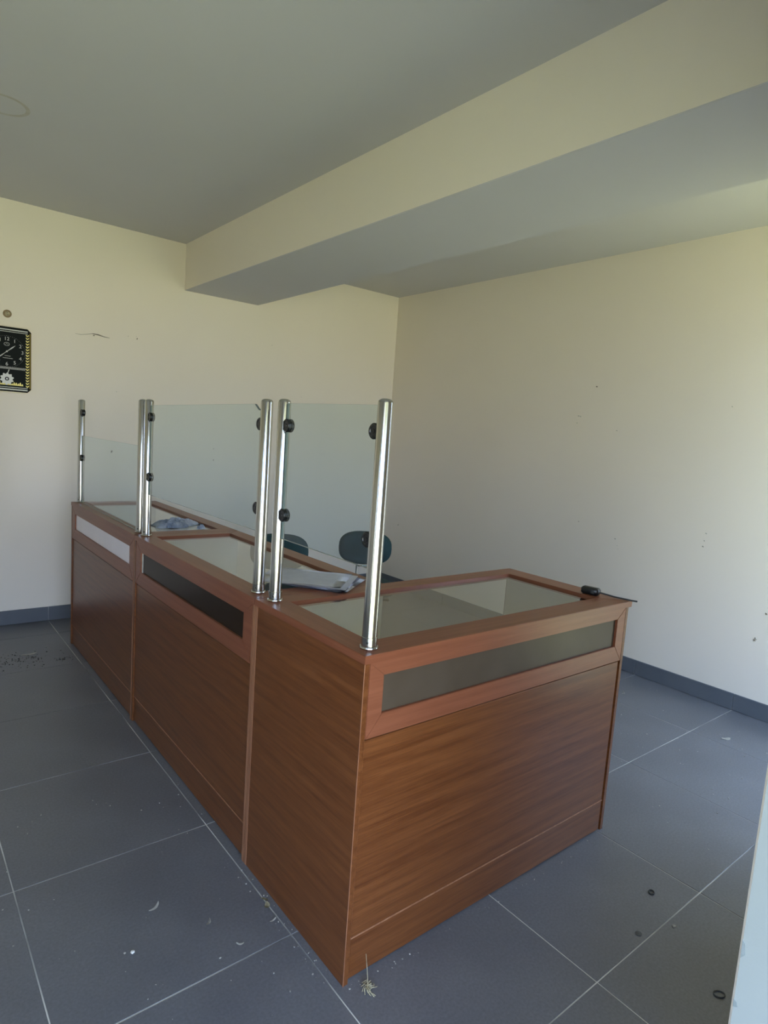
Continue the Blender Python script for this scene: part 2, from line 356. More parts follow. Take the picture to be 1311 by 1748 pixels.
# wall scuffs and cracks (flat wear, parts of their wall)
def scuff_back(pts, wd, mat='scuff'):
    bm = bmesh.new()
    tube(bm, [(x, YB, z) for x, z in pts], wd, 6); o = obj('paint_scuff', bm, mat, wb)
    return o
scuff_back([(0.130, 1.957), (0.165, 1.955), (0.200, 1.962), (0.240, 1.972)], [0.0006, 0.0012, 0.0012, 0.002])
scuff_back([(0.240, 1.972), (0.275, 1.970), (0.315, 1.962), (0.350, 1.959)], [0.003, 0.0042, 0.0026, 0.0012])
scuff_back([(0.243, 1.960), (0.252, 1.962)], 0.0035)
for x, z, r_ in ((0.472, 1.992, 0.004), (0.532, 1.984, 0.007), (0.527, 1.998, 0.003), (1.131, 1.230, 0.005), (1.134, 1.143, 0.006), (0.373, 1.181, 0.010), (1.60, 2.09, 0.004), (0.40, 1.60, 0.004), (1.9, 1.7, 0.003), (1.35, 1.42, 0.003)):
    scuff_back([(x, z-r_), (x+r_*0.5, z+r_*0.4)], r_*0.45, 'scuff' if r_ > 0.0045 else 'scuff_soft')
for y, z, r_, m in ((1.337, 1.854, 0.012, 'scuff'), (1.455, 1.655, 0.012, 'scuff_soft'), (1.44, 1.652, 0.010, 'scuff_soft'), (1.463, 1.607, 0.008, 'scuff_soft'), (1.152, 1.565, 0.009, 'scuff_soft'),
                   (1.075, 0.853, 0.008, 'scuff'), (1.055, 0.810, 0.005, 'scuff_soft'), (1.046, 0.790, 0.005, 'scuff_soft'), (0.498, 0.985, 0.010, 'scuff_soft'), (0.503, 0.94, 0.007, 'scuff'), (0.507, 0.905, 0.010, 'scuff'),
                   (1.364, 0.926, 0.007, 'scuff'), (0.448, 1.728, 0.008, 'scuff_soft'), (0.161, 0.434, 0.012, 'scuff'), (0.155, 0.445, 0.014, 'scuff_soft'), (0.122, 0.597, 0.012, 'scuff'), (3.30, 0.60, 0.010, 'scuff')):
    bm = bmesh.new(); a = random.uniform(0, 1.2)
    tube(bm, [(XR, y-r_*0.6*math.cos(a), z-r_*0.6*math.sin(a)), (XR, y, z), (XR, y+r_*0.6*math.cos(a), z+r_*0.5*math.sin(a))], [r_*0.1, r_*0.42, r_*0.12], 6)
    obj('paint_scuff', bm, m, wr)

# ================================================================== COUNTERS
H = 0.893; TT = 0.022                 # counter height, top rail thickness
D2 = 0.510; D1 = 1.210                # depth of the straight units / of the corner unit
W1, W2, L = 0.572, 1.764, 2.985       # unit joints along y
ZF0 = 0.672                           # bottom of the display frame
GZ = H-0.008                          # glass top level
PH = 0.614                            # post height
def add_post(parent, org, x, y, clamps, side):
    """steel post with flange, cap and round glass clamps; side = +1/-1: the glass lies towards +y/-y"""
    r_ = 0.0190
    ox, oy = x-org[0], y-org[1]
    bm = bmesh.new()
    lathe(bm, [(r_, 0.012), (r_, PH-0.004), (r_-0.0012, PH-0.001)], 32, org=(ox, oy, H)); p = obj('post', bm, 'steel', parent, auto=40)
    bm = bmesh.new(); lathe(bm, [(r_-0.0005, PH-0.0012), (r_-0.004, PH+0.003), (r_*0.5, PH+0.0055), (0, PH+0.0065)], 32, org=(ox, oy, H)); obj('post_cap', bm, 'steel', p, auto=60)
    bm = bmesh.new()
    lathe(bm, [(0.0, 0.0005), (0.0235, 0.0005), (0.0245, 0.003), (0.0235, 0.006), (r_+0.0016, 0.0075), (r_+0.0016, 0.030), (r_+0.0003, 0.031)], 32, org=(ox, oy, H)); obj('base_collar', bm, 'steel', p, auto=35)
    bm = bmesh.new(); lathe(bm, [(0, 0.0), (0.0028, 0.0), (0.0028, 0.0022), (0, 0.003)], 10, ax=(-0.75, -0.65, 0), org=(ox-0.75*(r_+0.0012), oy-0.65*(r_+0.0012), H+0.019)); obj('set_screw', bm, 'dark_chrome', p)
    for z_ in clamps:
        bm = bmesh.new(); cy = oy+side*(r_+0.010)
        for s_ in (-1, 1):                       # two round jaws, one on each face of the glass
            lathe(bm, [(0, 0.0), (0.0192, 0.0), (0.0192, 0.0045), (0.0200, 0.0055), (0.0200, 0.0085), (0.0178, 0.0108), (0.0130, 0.0108), (0.0118, 0.0094), (0.0060, 0.0094), (0.0055, 0.0106), (0, 0.0106)], 24, ax=(s_, 0, 0), org=(ox, cy, z_))
        tube(bm, [(ox, oy+side*(r_-0.002), z_), (ox, cy-side*0.010, z_)], 0.0065, 10)
        obj('glass_clamp', bm, 'dark_chrome', p, auto=40)
def add_guard(parent, org, poly, x):
    """upright glass sheet; poly = (y, z) outline"""
    bm = bmesh.new(); t_ = 0.004
    a = [bm.verts.new((x-t_-org[0], y-org[1], z)) for y, z in poly]; b_ = [bm.verts.new((x+t_-org[0], y-org[1], z)) for y, z in poly]
    bm.faces.new(a); bm.faces.new(b_[::-1]); k = len(poly)
    for i in range(k): f = bm.faces.new((a[i], a[(i+1) % k], b_[(i+1) % k], b_[i])); f.material_index = 1
    o = obj('guard_glass', bm, ['glass', 'glass_edge'], parent); o['label'] = 'clear glass screen with dark green edge'
def glass_top(parent, org, x0, x1, y0, y1):
    bm = bmesh.new(); bx(bm, x0-org[0], x1-org[0], y0-org[1], y1-org[1], GZ-0.006, GZ, 0, {'-x': 1, '+x': 1, '-y': 1, '+y': 1})
    obj('glass_top', bm, ['top_glass', 'glass_edge'], parent)
CL = (1.434, 1.165); PX = 0.0435

def straight_unit(name, ya, yb, label, group, pane):
    org = (0, ya, 0); root = empty(name, org); tag(root, label, 'counter', group)
    n = lambda a, b_, c, d, e_, f_, nm, m, bev=0.001, mi=None: box(nm, a, b_, c, d, e_, f_, m, root, bev, mi, org)
    t_ = 0.016
    for (p0, p1, l0, l1) in ((ya+0.0005, ya+t_, ya+t_, ya+t_+0.001), (yb-t_, yb-0.0005, yb-t_-0.001, yb-t_)):
        n(0.0, D2-0.004, p0, p1, 0.0, H-TT, 'side_panel', 'panel_x', 0.0008)
        n(0.040, D2-0.005, l0, l1, 0.005, H-TT-0.002, 'panel_liner', 'liner', 0)
    n(-0.0008, 0.0006, ya+0.002, ya+t_-0.002, 0.0, H-TT, 'edge_band', 'edge', 0.0003)
    n(0.006, 0.022, ya+t_+.001, yb-t_-.001, 0.124, ZF0-0.006, 'front_panel', ['panel_y', 'liner'], 0.0012, {'+x': 1})
    n(0.0045, 0.008, ya+t_+.001, yb-t_-.001, 0.1205, 0.1245, 'edge_band', 'edge', 0.0004)
    n(0.008, 0.024, ya+t_+.001, yb-t_-.001, 0.004, 0.120, 'kick_panel', ['panel_y', 'liner'], 0.0012, {'+x': 1})
    wy0, wy1, wz0, wz1 = ya+0.080, yb-0.085, 0.735, 0.826
    mitred(root, 'frame_rail', (ya+t_+.001, yb-t_-.001), (ZF0, H-TT-.0005), (wy0, wy1, wz0, wz1), 0.001, 0.020, lambda a, b_, c: (c, a-ya, b_), ('frame_y', 'frame_y'))
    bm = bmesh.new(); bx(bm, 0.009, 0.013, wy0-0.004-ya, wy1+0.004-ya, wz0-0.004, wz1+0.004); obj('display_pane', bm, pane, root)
    mitred(root, 'top_rail', (-0.003, D2), (ya+.0005, yb-.0005), (0.075, D2-0.075, ya+0.070, yb-0.070), H-TT, H, lambda a, b_, c: (a, b_-ya, c), ('frame_x', 'frame_y'))
    glass_top(root, org, 0.070, D2-0.070, ya+0.065, yb-0.065)
    n(0.05, D2-0.02, ya+t_+0.001, ya+t_+0.03, 0.10, 0.13, 'cross_bar', 'panel_y')
    return root, org
g2 = 'straight counter units in the row'
u3, o3 = straight_unit('service_counter', W2, L, 'straight brown glass-topped counter unit standing next to the back wall', None, 'frosted')
add_post(u3, o3, PX, L-0.032, CL, -1); add_post(u3, o3, PX, W2+0.066, (), 1)
add_guard(u3, o3, [(W2+0.086, H+0.002), (L-0.055, H+0.002), (L-0.055, 1.298), (W2+0.086, 1.298)], PX)
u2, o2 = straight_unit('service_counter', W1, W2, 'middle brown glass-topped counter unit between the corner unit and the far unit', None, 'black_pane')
add_post(u2, o2, PX, W2-0.024, CL, -1); add_post(u2, o2, PX, W1+0.066, CL, 1)
add_guard(u2, o2, [(W1+0.090, 1.09), (W2-0.048, 1.085), (W2-0.048, 1.486), (W1+0.142, 1.497), (W1+0.128, 1.488), (W1+0.112, 1.478), (W1+0.090, 1.476)], PX)
box('edge_band', 0.0065, 0.0085, W2-0.0990, W2-0.0852, 0.736, 0.825, 'chip', u2, 0, None, o2)['label'] = 'pale sliver in the display window'  # thin pale strip at the far end of the pane

# corner unit
org = (0, 0, 0); u1 = empty('corner_counter', org); tag(u1, 'brown corner counter unit with a long glass top turned into the room', 'counter')
n = lambda a, b_, c, d, e_, f_, nm, m, bev=0.001, mi=None: box(nm, a, b_, c, d, e_, f_, m, u1, bev, mi)
n(0.0, 0.016, 0.0, W1-0.002, 0.0, H-TT, 'side_panel', ['panel_y', 'edge', 'liner'], 0.0008, {'-y': 0, '+x': 2})
n(-0.0006, 0.0012, -0.0008, 0.0012, 0.0, H-TT, 'edge_band', 'edge', 0.0003)
n(-0.0010, 0.0010, W1-0.018, W1-0.002, 0.0, H-TT, 'edge_band', 'edge', 0.0003)
n(D1-0.016, D1, 0.006, W1-0.006, 0.0, H-TT, 'side_panel', 'panel_y', 0.0008)
n(D1-0.017, D1-0.016, 0.040, W1-0.010, 0.005, H-TT-0.002, 'panel_liner', 'liner', 0)
n(0.016, D2-0.01, W1-0.018, W1-0.003, 0.0, H-TT, 'back_panel', ['panel_x', 'liner'], 0.0008, {'-y': 1, '+y': 1})
n(0.018, D1-0.026, 0.008, 0.024, 0.124, ZF0-0.006, 'front_panel', ['panel_x', 'liner'], 0.0012, {'+y': 1})
n(0.018, D1-0.024, 0.0065, 0.010, 0.1205, 0.1245, 'edge_band', 'edge', 0.0004)
n(0.018, D1-0.024, 0.009, 0.025, 0.004, 0.120, 'kick_panel', ['panel_x', 'liner'], 0.0012, {'+y': 1})
mitred(u1, 'frame_rail', (0.0185, D1-0.024), (ZF0, H-TT-.0005), (0.066, D1-0.072, 0.731, 0.832), 0.002, 0.020, lambda a, b_, c: (a, c, b_), ('frame_x', 'frame_x'))
bm = bmesh.new(); bx(bm, 0.062, D1-0.068, 0.011, 0.015, 0.727, 0.836); obj('display_pane', bm, 'smoked', u1)
mitred(u1, 'top_rail', (-0.003, D1+0.004), (-0.003, W1), (0.080, D1-0.090, 0.088, W1-0.078), H-TT, H, lambda a, b_, c: (a, b_, c), ('frame_x', 'frame_y'))
glass_top(u1, org, 0.075, D1-0.085, 0.083, W1-0.073)
add_post(u1, org, PX, 0.044, CL, 1); add_post(u1, org, PX, W1-0.044, CL, -1)
add_guard(u1, org, [(0.068, 1.092), (W1-0.068, 1.092), (W1-0.068, 1.500), (0.068, 1.498)], PX)

# ================================================================== CHAIRS
def capsule_outline(w_, h_, k=28, p=2.6):
    out = []
    for i in range(k):
        a = 2*math.pi*i/k; c, s_ = math.cos(a), math.sin(a)
        out.append((w_/2*math.copysign(abs(c)**(2/p), c), h_/2*math.copysign(abs(s_)**(2/p), s_)))
    return out
def cushion(bm, w_, h_, th, f, p=2.6):
    """padded rounded slab: f maps (a, b, c) -> xyz, c through the thickness"""
    o_ = capsule_outline(w_, h_, 36, p); prof = [(0.0, -0.5), (0.55, -0.5), (0.86, -0.44), (0.97, -0.25), (1.0, 0.0), (0.97, 0.25), (0.86, 0.44), (0.55, 0.52), (0.0, 0.54)]
    rings = []
    for s_, c in prof:
        if s_ == 0: rings.append([bm.verts.new(f(0, 0, c*th))])
        else: rings.append([bm.verts.new(f(a*s_, b_*s_, c*th)) for a, b_ in o_])
    k = len(o_)
    for A, B in zip(rings, rings[1:]):
        for i in range(k):
            j = (i+1) % k
            if len(A) == 1: bm.faces.new((A[0], B[i], B[j]))
            elif len(B) == 1: bm.faces.new((A[i], A[j], B[0]))
            else: bm.faces.new((A[i], A[j], B[j], B[i]))
def make_chair(loc, rz, label):
    """front towards local -y"""
    r = empty('upholstered_chair', loc, rz); tag(r, label, 'chair', 'teal chairs behind the counter')
    bm = bmesh.new(); cushion(bm, 0.40, 0.40, 0.065, lambda a, b_, c: (a, b_, 0.445+c), 3.2); obj('seat', bm, 'teal', r, smooth=True)
    bm = bmesh.new(); cushion(bm, 0.36, 0.225, 0.05, lambda a, b_, c: (a, 0.215+0.12*b_+c, 0.662+b_), 2.7); obj('backrest', bm, 'teal', r, smooth=True)
    bm = bmesh.new()
    tube(bm, [(-0.05, 0.05, 0.405), (-0.05, 0.17, 0.405), (-0.05, 0.205, 0.42), (-0.05, 0.218, 0.46), (-0.05, 0.218, 0.54), (-0.05, 0.215, 0.60)], 0.007, 10)
    tube(bm, [(0.05, 0.05, 0.405), (0.05, 0.17, 0.405), (0.05, 0.205, 0.42), (0.05, 0.218, 0.46), (0.05, 0.218, 0.54), (0.05, 0.215, 0.60)], 0.007, 10)
    tube(bm, [(-0.05, 0.224, 0.535), (0.05, 0.224, 0.535)], 0.006, 10)
    obj('back_bracket', bm, 'chrome', r, auto=40)
    bm = bmesh.new(); bx(bm, -0.16, 0.16, -0.16, 0.16, 0.398, 0.412, 0.003); obj('seat_plate', bm, 'black', r)
    for sx in (-1, 1):
        for sy in (-1, 1):
            bm = bmesh.new(); tube(bm, [(sx*0.09, sy*0.09, 0.40), (sx*0.10, sy*0.10, 0.30), (sx*0.125, sy*0.125, 0.006)], 0.010, 10); lg = obj('leg', bm, 'chrome', r, auto=40)
            bm = bmesh.new(); lathe(bm, [(0, 0), (0.013, 0), (0.013, 0.012), (0.011, 0.016), (0, 0.016)], 12, org=(sx*0.125, sy*0.125, 0.0)); obj('foot', bm, 'black', lg)
    return r
def chair_at(bx_, by_, rz, label):
    off = Vector((0, 0.215, 0)); off.rotate(Matrix.Rotation(rz, 3, 'Z'))
    return make_chair((bx_-off.x, by_-off.y, 0), rz, label)
chair_at(1.65, 2.17, math.radians(-36), 'dark teal chair showing its whole oval backrest, standing nearer the right wall')
chair_at(1.025, 2.23, math.radians(-28), 'dark teal chair mostly hidden behind the steel post pair of the middle counter')

# ================================================================== CLOCK
def clipped(x0, x1, z0, z1, c): return [(x0+c, z0), (x1-c, z0), (x1, z0+c), (x1, z1-c), (x1-c, z1), (x0+c, z1), (x0, z1-c), (x0, z0+c)]
cx, cz0, cz1 = -0.270, 1.532, 1.938; hw = 0.136
ck = empty('wall_clock', (cx, YB, cz0)); tag(ck, 'black clipped-corner wall clock with gold chain trim and white pendulum flower', 'clock')
def cl_plate(name, poly, ya, yb, mat, parent=ck, bev=0.0):
    bm = bmesh.new(); prism(bm, [(x, ya, z-cz0) for x, z in poly], (0, 1, 0), yb-ya)
    if bev: 
        bmesh.ops.recalc_face_normals(bm, faces=bm.faces[:]); bmesh.ops.bevel(bm, geom=bm.edges[:], offset=bev, segments=1, affect='EDGES')
    return obj(name, bm, mat, parent)
cl_plate('case', clipped(-hw, hw, cz0, cz1, 0.022), -0.034, -0.002, 'rim', bev=0.0015)
def ring_plate(name, outer, inner, ya, yb, mat):
    bm = bmesh.new(); k = len(outer)
    vo = [[bm.verts.new((x, y, z-cz0)) for x, z in outer] for y in (ya, yb)]; vi = [[bm.verts.new((x, y, z-cz0)) for x, z in inner] for y in (ya, yb)]
    for i in range(k):
        j = (i+1) % k
        bm.faces.new((vo[0][i], vo[0][j], vi[0][j], vi[0][i])); bm.faces.new((vo[1][i], vo[1][j], vi[1][j], vi[1][i]))
        bm.faces.new((vo[0][i], vo[0][j], vo[1][j], vo[1][i])); bm.faces.new((vi[0][i], vi[0][j], vi[1][j], vi[1][i]))
    return obj(name, bm, mat, ck)
o8 = clipped(-hw+.002, hw-.002, cz0+.004, cz1-.004, 0.021); i8 = clipped(-hw+.014, hw-.014, cz0+.034, cz1-.036, 0.004)
ring_plate('bezel', o8, i8, -0.044, -0.034, 'black_gloss')
cl_plate('dial', [(-hw+.014, cz0+.034), (hw-.014, cz0+.034), (hw-.014, cz1-.036), (-hw+.014, cz1-.036)], -0.0365, -0.034, 'dial')
for z_, m, t_ in ((cz1-.021, 'silver', .0035), (cz1-.033, 'silver', .0018), (cz0+.031, 'silver', .002), (cz0+.018, 'silver', .004)):
    cl_plate('trim_line', [(-hw+.016, z_-t_), (hw-.022, z_-t_), (hw-.022, z_+t_), (-hw+.016, z_+t_)], -0.0452, -0.044, m)
for s_ in (-1, 1):                                       # gold chains down both sides
    bm = bmesh.new(); q = 19; z0_, z1_ = cz0+.042, cz1-.046
    for i in range(q):
        zc = z0_+(z1_-z0_)*i/(q-1)
        for d in (-1, 1):
            p = [(s_*(hw-.0225)+d*0.0005, zc-.0055), (s_*(hw-.0225)+d*0.0085, zc+.0015), (s_*(hw-.0225)+d*0.0085, zc+.0085), (s_*(hw-.0225)+d*0.0005, zc+.0025)]
            prism(bm, [(x, -0.0415, z-cz0) for x, z in p], (0, 1, 0), 0.005)
    obj('gold_chain', bm, 'gold', ck)
    cl_plate('gold_strip', [(s_*(hw-.008)-.0035, cz0+.03), (s_*(hw-.008)+.0035, cz0+.03), (s_*(hw-.008)+.0035, cz1-.03), (s_*(hw-.008)-.0035, cz1-.03)], -0.0450, -0.0438, 'dark_gold')
dz = 1.783
for k in range(1, 13):
    a = math.radians(90-30*k); rx, rz_ = 0.086, 0.077
    text_mesh('numeral', str(k), 0.030, 'silver', ck, (rx*math.cos(a), -0.0370, dz+rz_*math.sin(a)-cz0))
for i in range(60):
    pass
bm = bmesh.new()
for i in range(60):
    a = 2*math.pi*i/60; ca, sa = math.cos(a), math.sin(a); s_ = 0.0013 if i % 5 else 0.002
    x, z = 0.1005*ca, 0.096*sa
    bx(bm, x-s_*.6, x+s_*.6, -0.0374, -0.0364, z-s_*.6+dz-cz0, z+s_*.6+dz-cz0)
obj('minute_dots', bm, 'silver', ck)
def hand(name, ang, ln, wd, y_):
    a = math.radians(90-ang); d = (math.cos(a), math.sin(a)); nrm = (-d[1], d[0])
    P = [(-0.018, 0.4), (0.25*ln, 0.55), (0.55*ln, 1.0), (0.8*ln, 0.7), (ln, 0.05)]
    up = [(d[0]*t_+nrm[0]*wd*k, dz+d[1]*t_+nrm[1]*wd*k) for t_, k in P]; dn = [(d[0]*t_-nrm[0]*wd*k, dz+d[1]*t_-nrm[1]*wd*k) for t_, k in reversed(P)]
    cl_plate(name, up+dn, y_, y_+0.0008, 'silver')
hand('hour_hand', 49, 0.062, 0.0036, -0.0392); hand('minute_hand', 228, 0.076, 0.0030, -0.0402)
bm = bmesh.new(); lathe(bm, [(0.0, 0.0), (0.005, 0.0), (0.005, 0.004), (0, 0.005)], 14, ax=(0, -1, 0), org=(0, -0.0385, dz-cz0)); obj('hand_pin', bm, 'silver', ck)
bm = bmesh.new(); tube(bm, [(0.015*math.cos(t_), -0.0372, 0.045+0.010*math.sin(t_)+dz-cz0) for t_ in (2*math.pi*i/20 for i in range(20))], 0.0011, 6, True)
tube(bm, [(-0.008, -0.0372, dz-cz0+.041), (0.0, -0.0372, dz-cz0+.049), (0.008, -0.0372, dz-cz0+.041)], 0.0009, 6); obj('dial_emblem', bm, 'silver', ck)
for z_, a, b_ in ((dz-.026, -0.012, 0.020), (dz-.040, -0.022, 0.032)):
    cl_plate('dial_line', [(a, z_-.0014), (b_, z_-.0030), (b_, z_-.0004), (a, z_+.0012)], -0.0374, -0.0364, 'silver')
bm = bmesh.new()                                          # patterned band between dial and pendulum window
for i in range(34):
    x = -0.100+0.200*i/33; zz = 1.682-cz0
    prism(bm, [(x-.0032, -0.0372, zz-.007), (x-.0004, -0.0372, zz-.007), (x+.0032, -0.0372, zz+.007), (x+.0004, -0.0372, zz+.007)], (0, 1, 0), 0.001)
obj('pattern_band', bm, 'silver', ck)
fz = 1.614
bm = bmesh.new(); P = []
for i in range(40):
    a = 2*math.pi*i/40; rr = 0.038 if i % 4 in (1, 2) else 0.031; P.append((rr*math.cos(a), -0.0420, fz-cz0+rr*math.sin(a)))
prism(bm, P, (0, 1, 0), 0.002); fo = obj('pendulum_flower', bm, 'clock_white', ck)
bm = bmesh.new(); tube(bm, [(0.009*math.cos(t_), -0.0425, fz-cz0+0.009*math.sin(t_)) for t_ in (2*math.pi*i/20 for i in range(20))], 0.0028, 8, True); obj('flower_centre', bm, 'dial', fo, smooth=True)
bm = bmesh.new(); tube(bm, [(0.004, -0.040, fz-cz0+0.036), (0.012, -0.040, fz-cz0+0.058)], 0.0024, 6); obj('pendulum_rod', bm, 'silver', ck)
bm = bmesh.new()
for i in range(16):
    x = -0.085+0.17*i/15; hh = 0.010+0.012*abs(math.sin(i*1.9)); prism(bm, [(x-.006, -0.0378, 1.576-cz0), (x+.006, -0.0378, 1.576-cz0), (x+.003, -0.0378, 1.576-cz0+hh), (x-.003, -0.0378, 1.576-cz0+hh*.8)], (0, 1, 0), 0.0015)
obj('gold_ornament', bm, 'gold', ck)

# round wall plug above the clock
wp = empty('wall_plug', (-0.262, YB, 2.018)); tag(wp, 'small round brown cable plug on the wall above the clock', 'wall plug')
bm = bmesh.new(); lathe(bm, [(0.0, 0.001), (0.024, 0.001), (0.024, 0.004), (0.020, 0.009), (0.016, 0.009), (0.015, 0.006), (0, 0.006)], 28, ax=(0, -1, 0)); obj('plug_disc', bm, 'brown_disc', wp, auto=40)
bm = bmesh.new(); lathe(bm, [(0, 0.0062), (0.0142, 0.0062), (0.0135, 0.0075), (0, 0.0075)], 24, ax=(0, -1, 0)); obj('plug_centre', bm, 'straw', wp, auto=40)
for z_ in (-0.005, 0.005):
    bm = bmesh.new(); lathe(bm, [(0, 0.0070), (0.0032, 0.0070), (0.0032, 0.0090), (0, 0.0095)], 10, ax=(0, -1, 0), org=(0, 0, z_)); obj('screw', bm, 'scuff', wp)

# ================================================================== THINGS ON THE COUNTER
def sheet(name, cx_, cy_, z0, rz, w_, h_, mat, label, seed, lift=0.004):
    rnd = random.Random(seed); bm = bmesh.new(); nx_, ny_ = 10, 8; ph = rnd.uniform(0, 6)
    g = []
    for i in range(nx_+1):
        row = []
        for j in range(ny_+1):
            u_, v_ = i/nx_-0.5, j/ny_-0.5
            z = lift*(abs(u_)*2)**3*(0.5+0.5*math.sin(ph+3*v_))+0.0006*math.sin(9*u_+ph)*math.sin(7*v_)+0.0007
            row.append(bm.verts.new((u_*w_, v_*h_, z)))
        g.append(row)
    for i in range(nx_):
        for j in range(ny_): bm.faces.new((g[i][j], g[i+1][j], g[i+1][j+1], g[i][j+1]))
    bmesh.ops.solidify(bm, geom=bm.faces[:], thickness=0.0004)
    o = obj(name, bm, mat, None, (cx_, cy_, z0), smooth=True); o.rotation_euler = (0, 0, rz)
    tag(o, label, 'paper', 'papers on the counter'); return o
ang = math.atan2(0.144, 0.192)
PLB = 'white paper sheet inside the loose stack, between its top and bottom sheets'
for i, (dx, dy, da, mt) in enumerate(((0.012, 0.004, -0.08, 'paper2'), (0.016, -0.004, -0.02, 'paper'), (0.002, 0.002, 0.05, 'paper2'), (-0.004, 0.004, 0.10, 'paper'), (-0.006, 0.010, 0.04, 'paper'), (-0.020, 0.016, 0.12, 'paper'))):
    sheet('paper_sheet', 0.283+dx, 0.690+dy, H+0.0008+0.0026*i, ang+da, 0.225, 0.297, mt, ('topmost white sheet of the loose paper stack beside the steel posts' if i == 5 else 'lowest grey-white sheet of the loose paper stack beside the steel posts' if i == 0 else PLB), i, 0.0022)
def crumple(name, loc, rz, sx, sy, sz, mat, seed, nx_=30, ny_=22):
    rnd = random.Random(seed); bm = bmesh.new(); g = []
    fr = [(rnd.uniform(-1, 1)*11, rnd.uniform(-1, 1)*11, rnd.uniform(0, 6), rnd.uniform(.3, 1)) for _ in range(10)]
    for i in range(nx_+1):
        row = []
        for j in range(ny_+1):
            u_, v_ = i/nx_*2-1, j/ny_*2-1
            e_ = max(0.0, 1-(abs(u_)**2.2+abs(v_)**2.2)**0.6)
            h_ = sum(a*abs(math.sin(p*u_+q*v_+f)) for p, q, f, a in fr)/5.5
            k = 1+0.14*math.sin(5*math.atan2(v_, u_)+seed)
            row.append(bm.verts.new((u_*sx/2*k+rnd.uniform(-.003, .003), v_*sy/2*k+rnd.uniform(-.003, .003), 0.001+sz*e_**0.55*h_)))
        g.append(row)
    for i in range(nx_):
        for j in range(ny_): bm.faces.new((g[i][j], g[i+1][j], g[i+1][j+1], g[i][j+1]))
    bmesh.ops.solidify(bm, geom=bm.faces[:], thickness=0.0004)
    o = obj(name, bm, mat, None, loc); o.rotation_euler = (0, 0, rz); return o
tag(crumple('plastic_bag', (0.285, 2.03, GZ+0.001), math.radians(28), 0.25, 0.16, 0.048, 'bag', 4), 'crumpled pale blue plastic bag lying on the far glass top', 'plastic bag')
tag(crumple('plastic_scrap', (0.375, 1.905, GZ+0.001), 0.6, 0.05, 0.035, 0.026, 'bag', 9, 10, 8), 'small torn plastic scrap beside the crumpled blue bag', 'scrap')

cb = empty('cable_switch', (1.147, 0.128, H)); tag(cb, 'small black cable switch box with stiff cord on the corner counter rim', 'cable')
bm = bmesh.new(); bx(bm, -0.017, 0.017, -0.034, 0.034, 0.0005, 0.028, 0.007); bmesh.ops.rotate(bm, verts=bm.verts[:], cent=(0, 0, 0), matrix=Matrix.Rotation(math.radians(12), 3, 'Z'))
cs = obj('switch_box', bm, 'black', cb, auto=50)
bm = bmesh.new(); bx(bm, -0.0185, -0.0165, -0.020, -0.006, 0.008, 0.014, 0.0006); bmesh.ops.rotate(bm, verts=bm.verts[:], cent=(0, 0, 0), matrix=Matrix.Rotation(math.radians(12), 3, 'Z')); obj('switch_button', bm, 'ring_grey', cs)
bm = bmesh.new(); tube(bm, [(0.006, -0.032, 0.0135), (0.016, -0.050, 0.011), (0.030, -0.080, 0.0065), (0.055, -0.136, 0.0035), (0.0630, -0.152, 0.0032)], 0.0030, 10); obj('cord', bm, 'black', cb, auto=50)

# ================================================================== FLOOR LITTER
def flake(name, x, y, rz, ln, wd, curl, mat, label, cat, group=None):
    bm = bmesh.new(); k = 8; pts = []
    for i in range(k+1):
        t_ = i/k-0.5; w_ = wd*(1-(2*t_)**2)**0.5*0.5+wd*0.06
        pts.append((t_*ln, curl*(t_*t_)*4, w_))
    a = [bm.verts.new((p[0], p[1]-p[2], 0.0008+0.003*(2*abs(p[0])/ln)**2)) for p in pts]; b_ = [bm.verts.new((p[0], p[1]+p[2], 0.0015+0.004*(2*abs(p[0])/ln)**2)) for p in pts]
    for i in range(k): bm.faces.new((a[i], a[i+1], b_[i+1], b_[i]))
    bmesh.ops.solidify(bm, geom=bm.faces[:], thickness=0.0008)
    o = obj(name, bm, mat, None, (x, y, 0.0004)); o.rotation_euler = (0, 0, rz); return tag(o, label, cat, group)
flake('curved_flake', -0.302, 0.531, 0.55, 0.042, 0.007, 0.006, 'chip', 'curved white flake lying in the middle of a floor tile', 'flake')
flake('wood_sliver', -0.041, 0.297, 0.2, 0.024, 0.004, 0.0, 'chip', 'short pale sliver beside the corner counter base', 'sliver')
flake('paper_scrap', -0.027, 0.357, 0.9, 0.026, 0.014, 0.003, 'straw', 'yellowish paper scrap caught against the counter foot', 'scrap')
flake('paper_scrap', -0.020, 0.385, 2.2, 0.024, 0.008, 0.004, 'straw', 'thin bent scrap just behind the yellowish paper scrap', 'scrap')
flake('shaving', -0.157, 0.272, -0.6, 0.022, 0.005, 0.002, 'chip', 'small white shaving near a grout joint', 'shaving')
flake('shaving', -0.195, 0.392, 0.8, 0.026, 0.007, 0.004, 'crumb', 'dull grey shaving lying on the tile beside the counter', 'shaving')
flake('dry_leaf', 2.459, 0.074, -0.5, 0.050, 0.020, 0.004, 'chip', 'pale dry leaf scrap near the right wall skirting', 'leaf')
flake('dry_leaf', 2.530, 0.690, 0.4, 0.045, 0.010, 0.010, 'crumb', 'shrivelled grey leaf behind the corner counter edge', 'leaf')
flake('white_sliver', -0.245, 2.88, 0.1, 0.085, 0.020, 0.004, 'chip', 'long white sliver on the dirt heap near the back wall', 'sliver')
bm = bmesh.new(); bmesh.ops.create_icosphere(bm, subdivisions=2, radius=0.006)
for v in bm.verts: v.co *= random.uniform(0.85, 1.1); v.co.z = v.co.z*0.7+0.0042
tag(obj('pebble', bm, 'chip', None, (-0.405, 0.406, 0)), 'tiny white pebble on a dark floor tile', 'pebble')
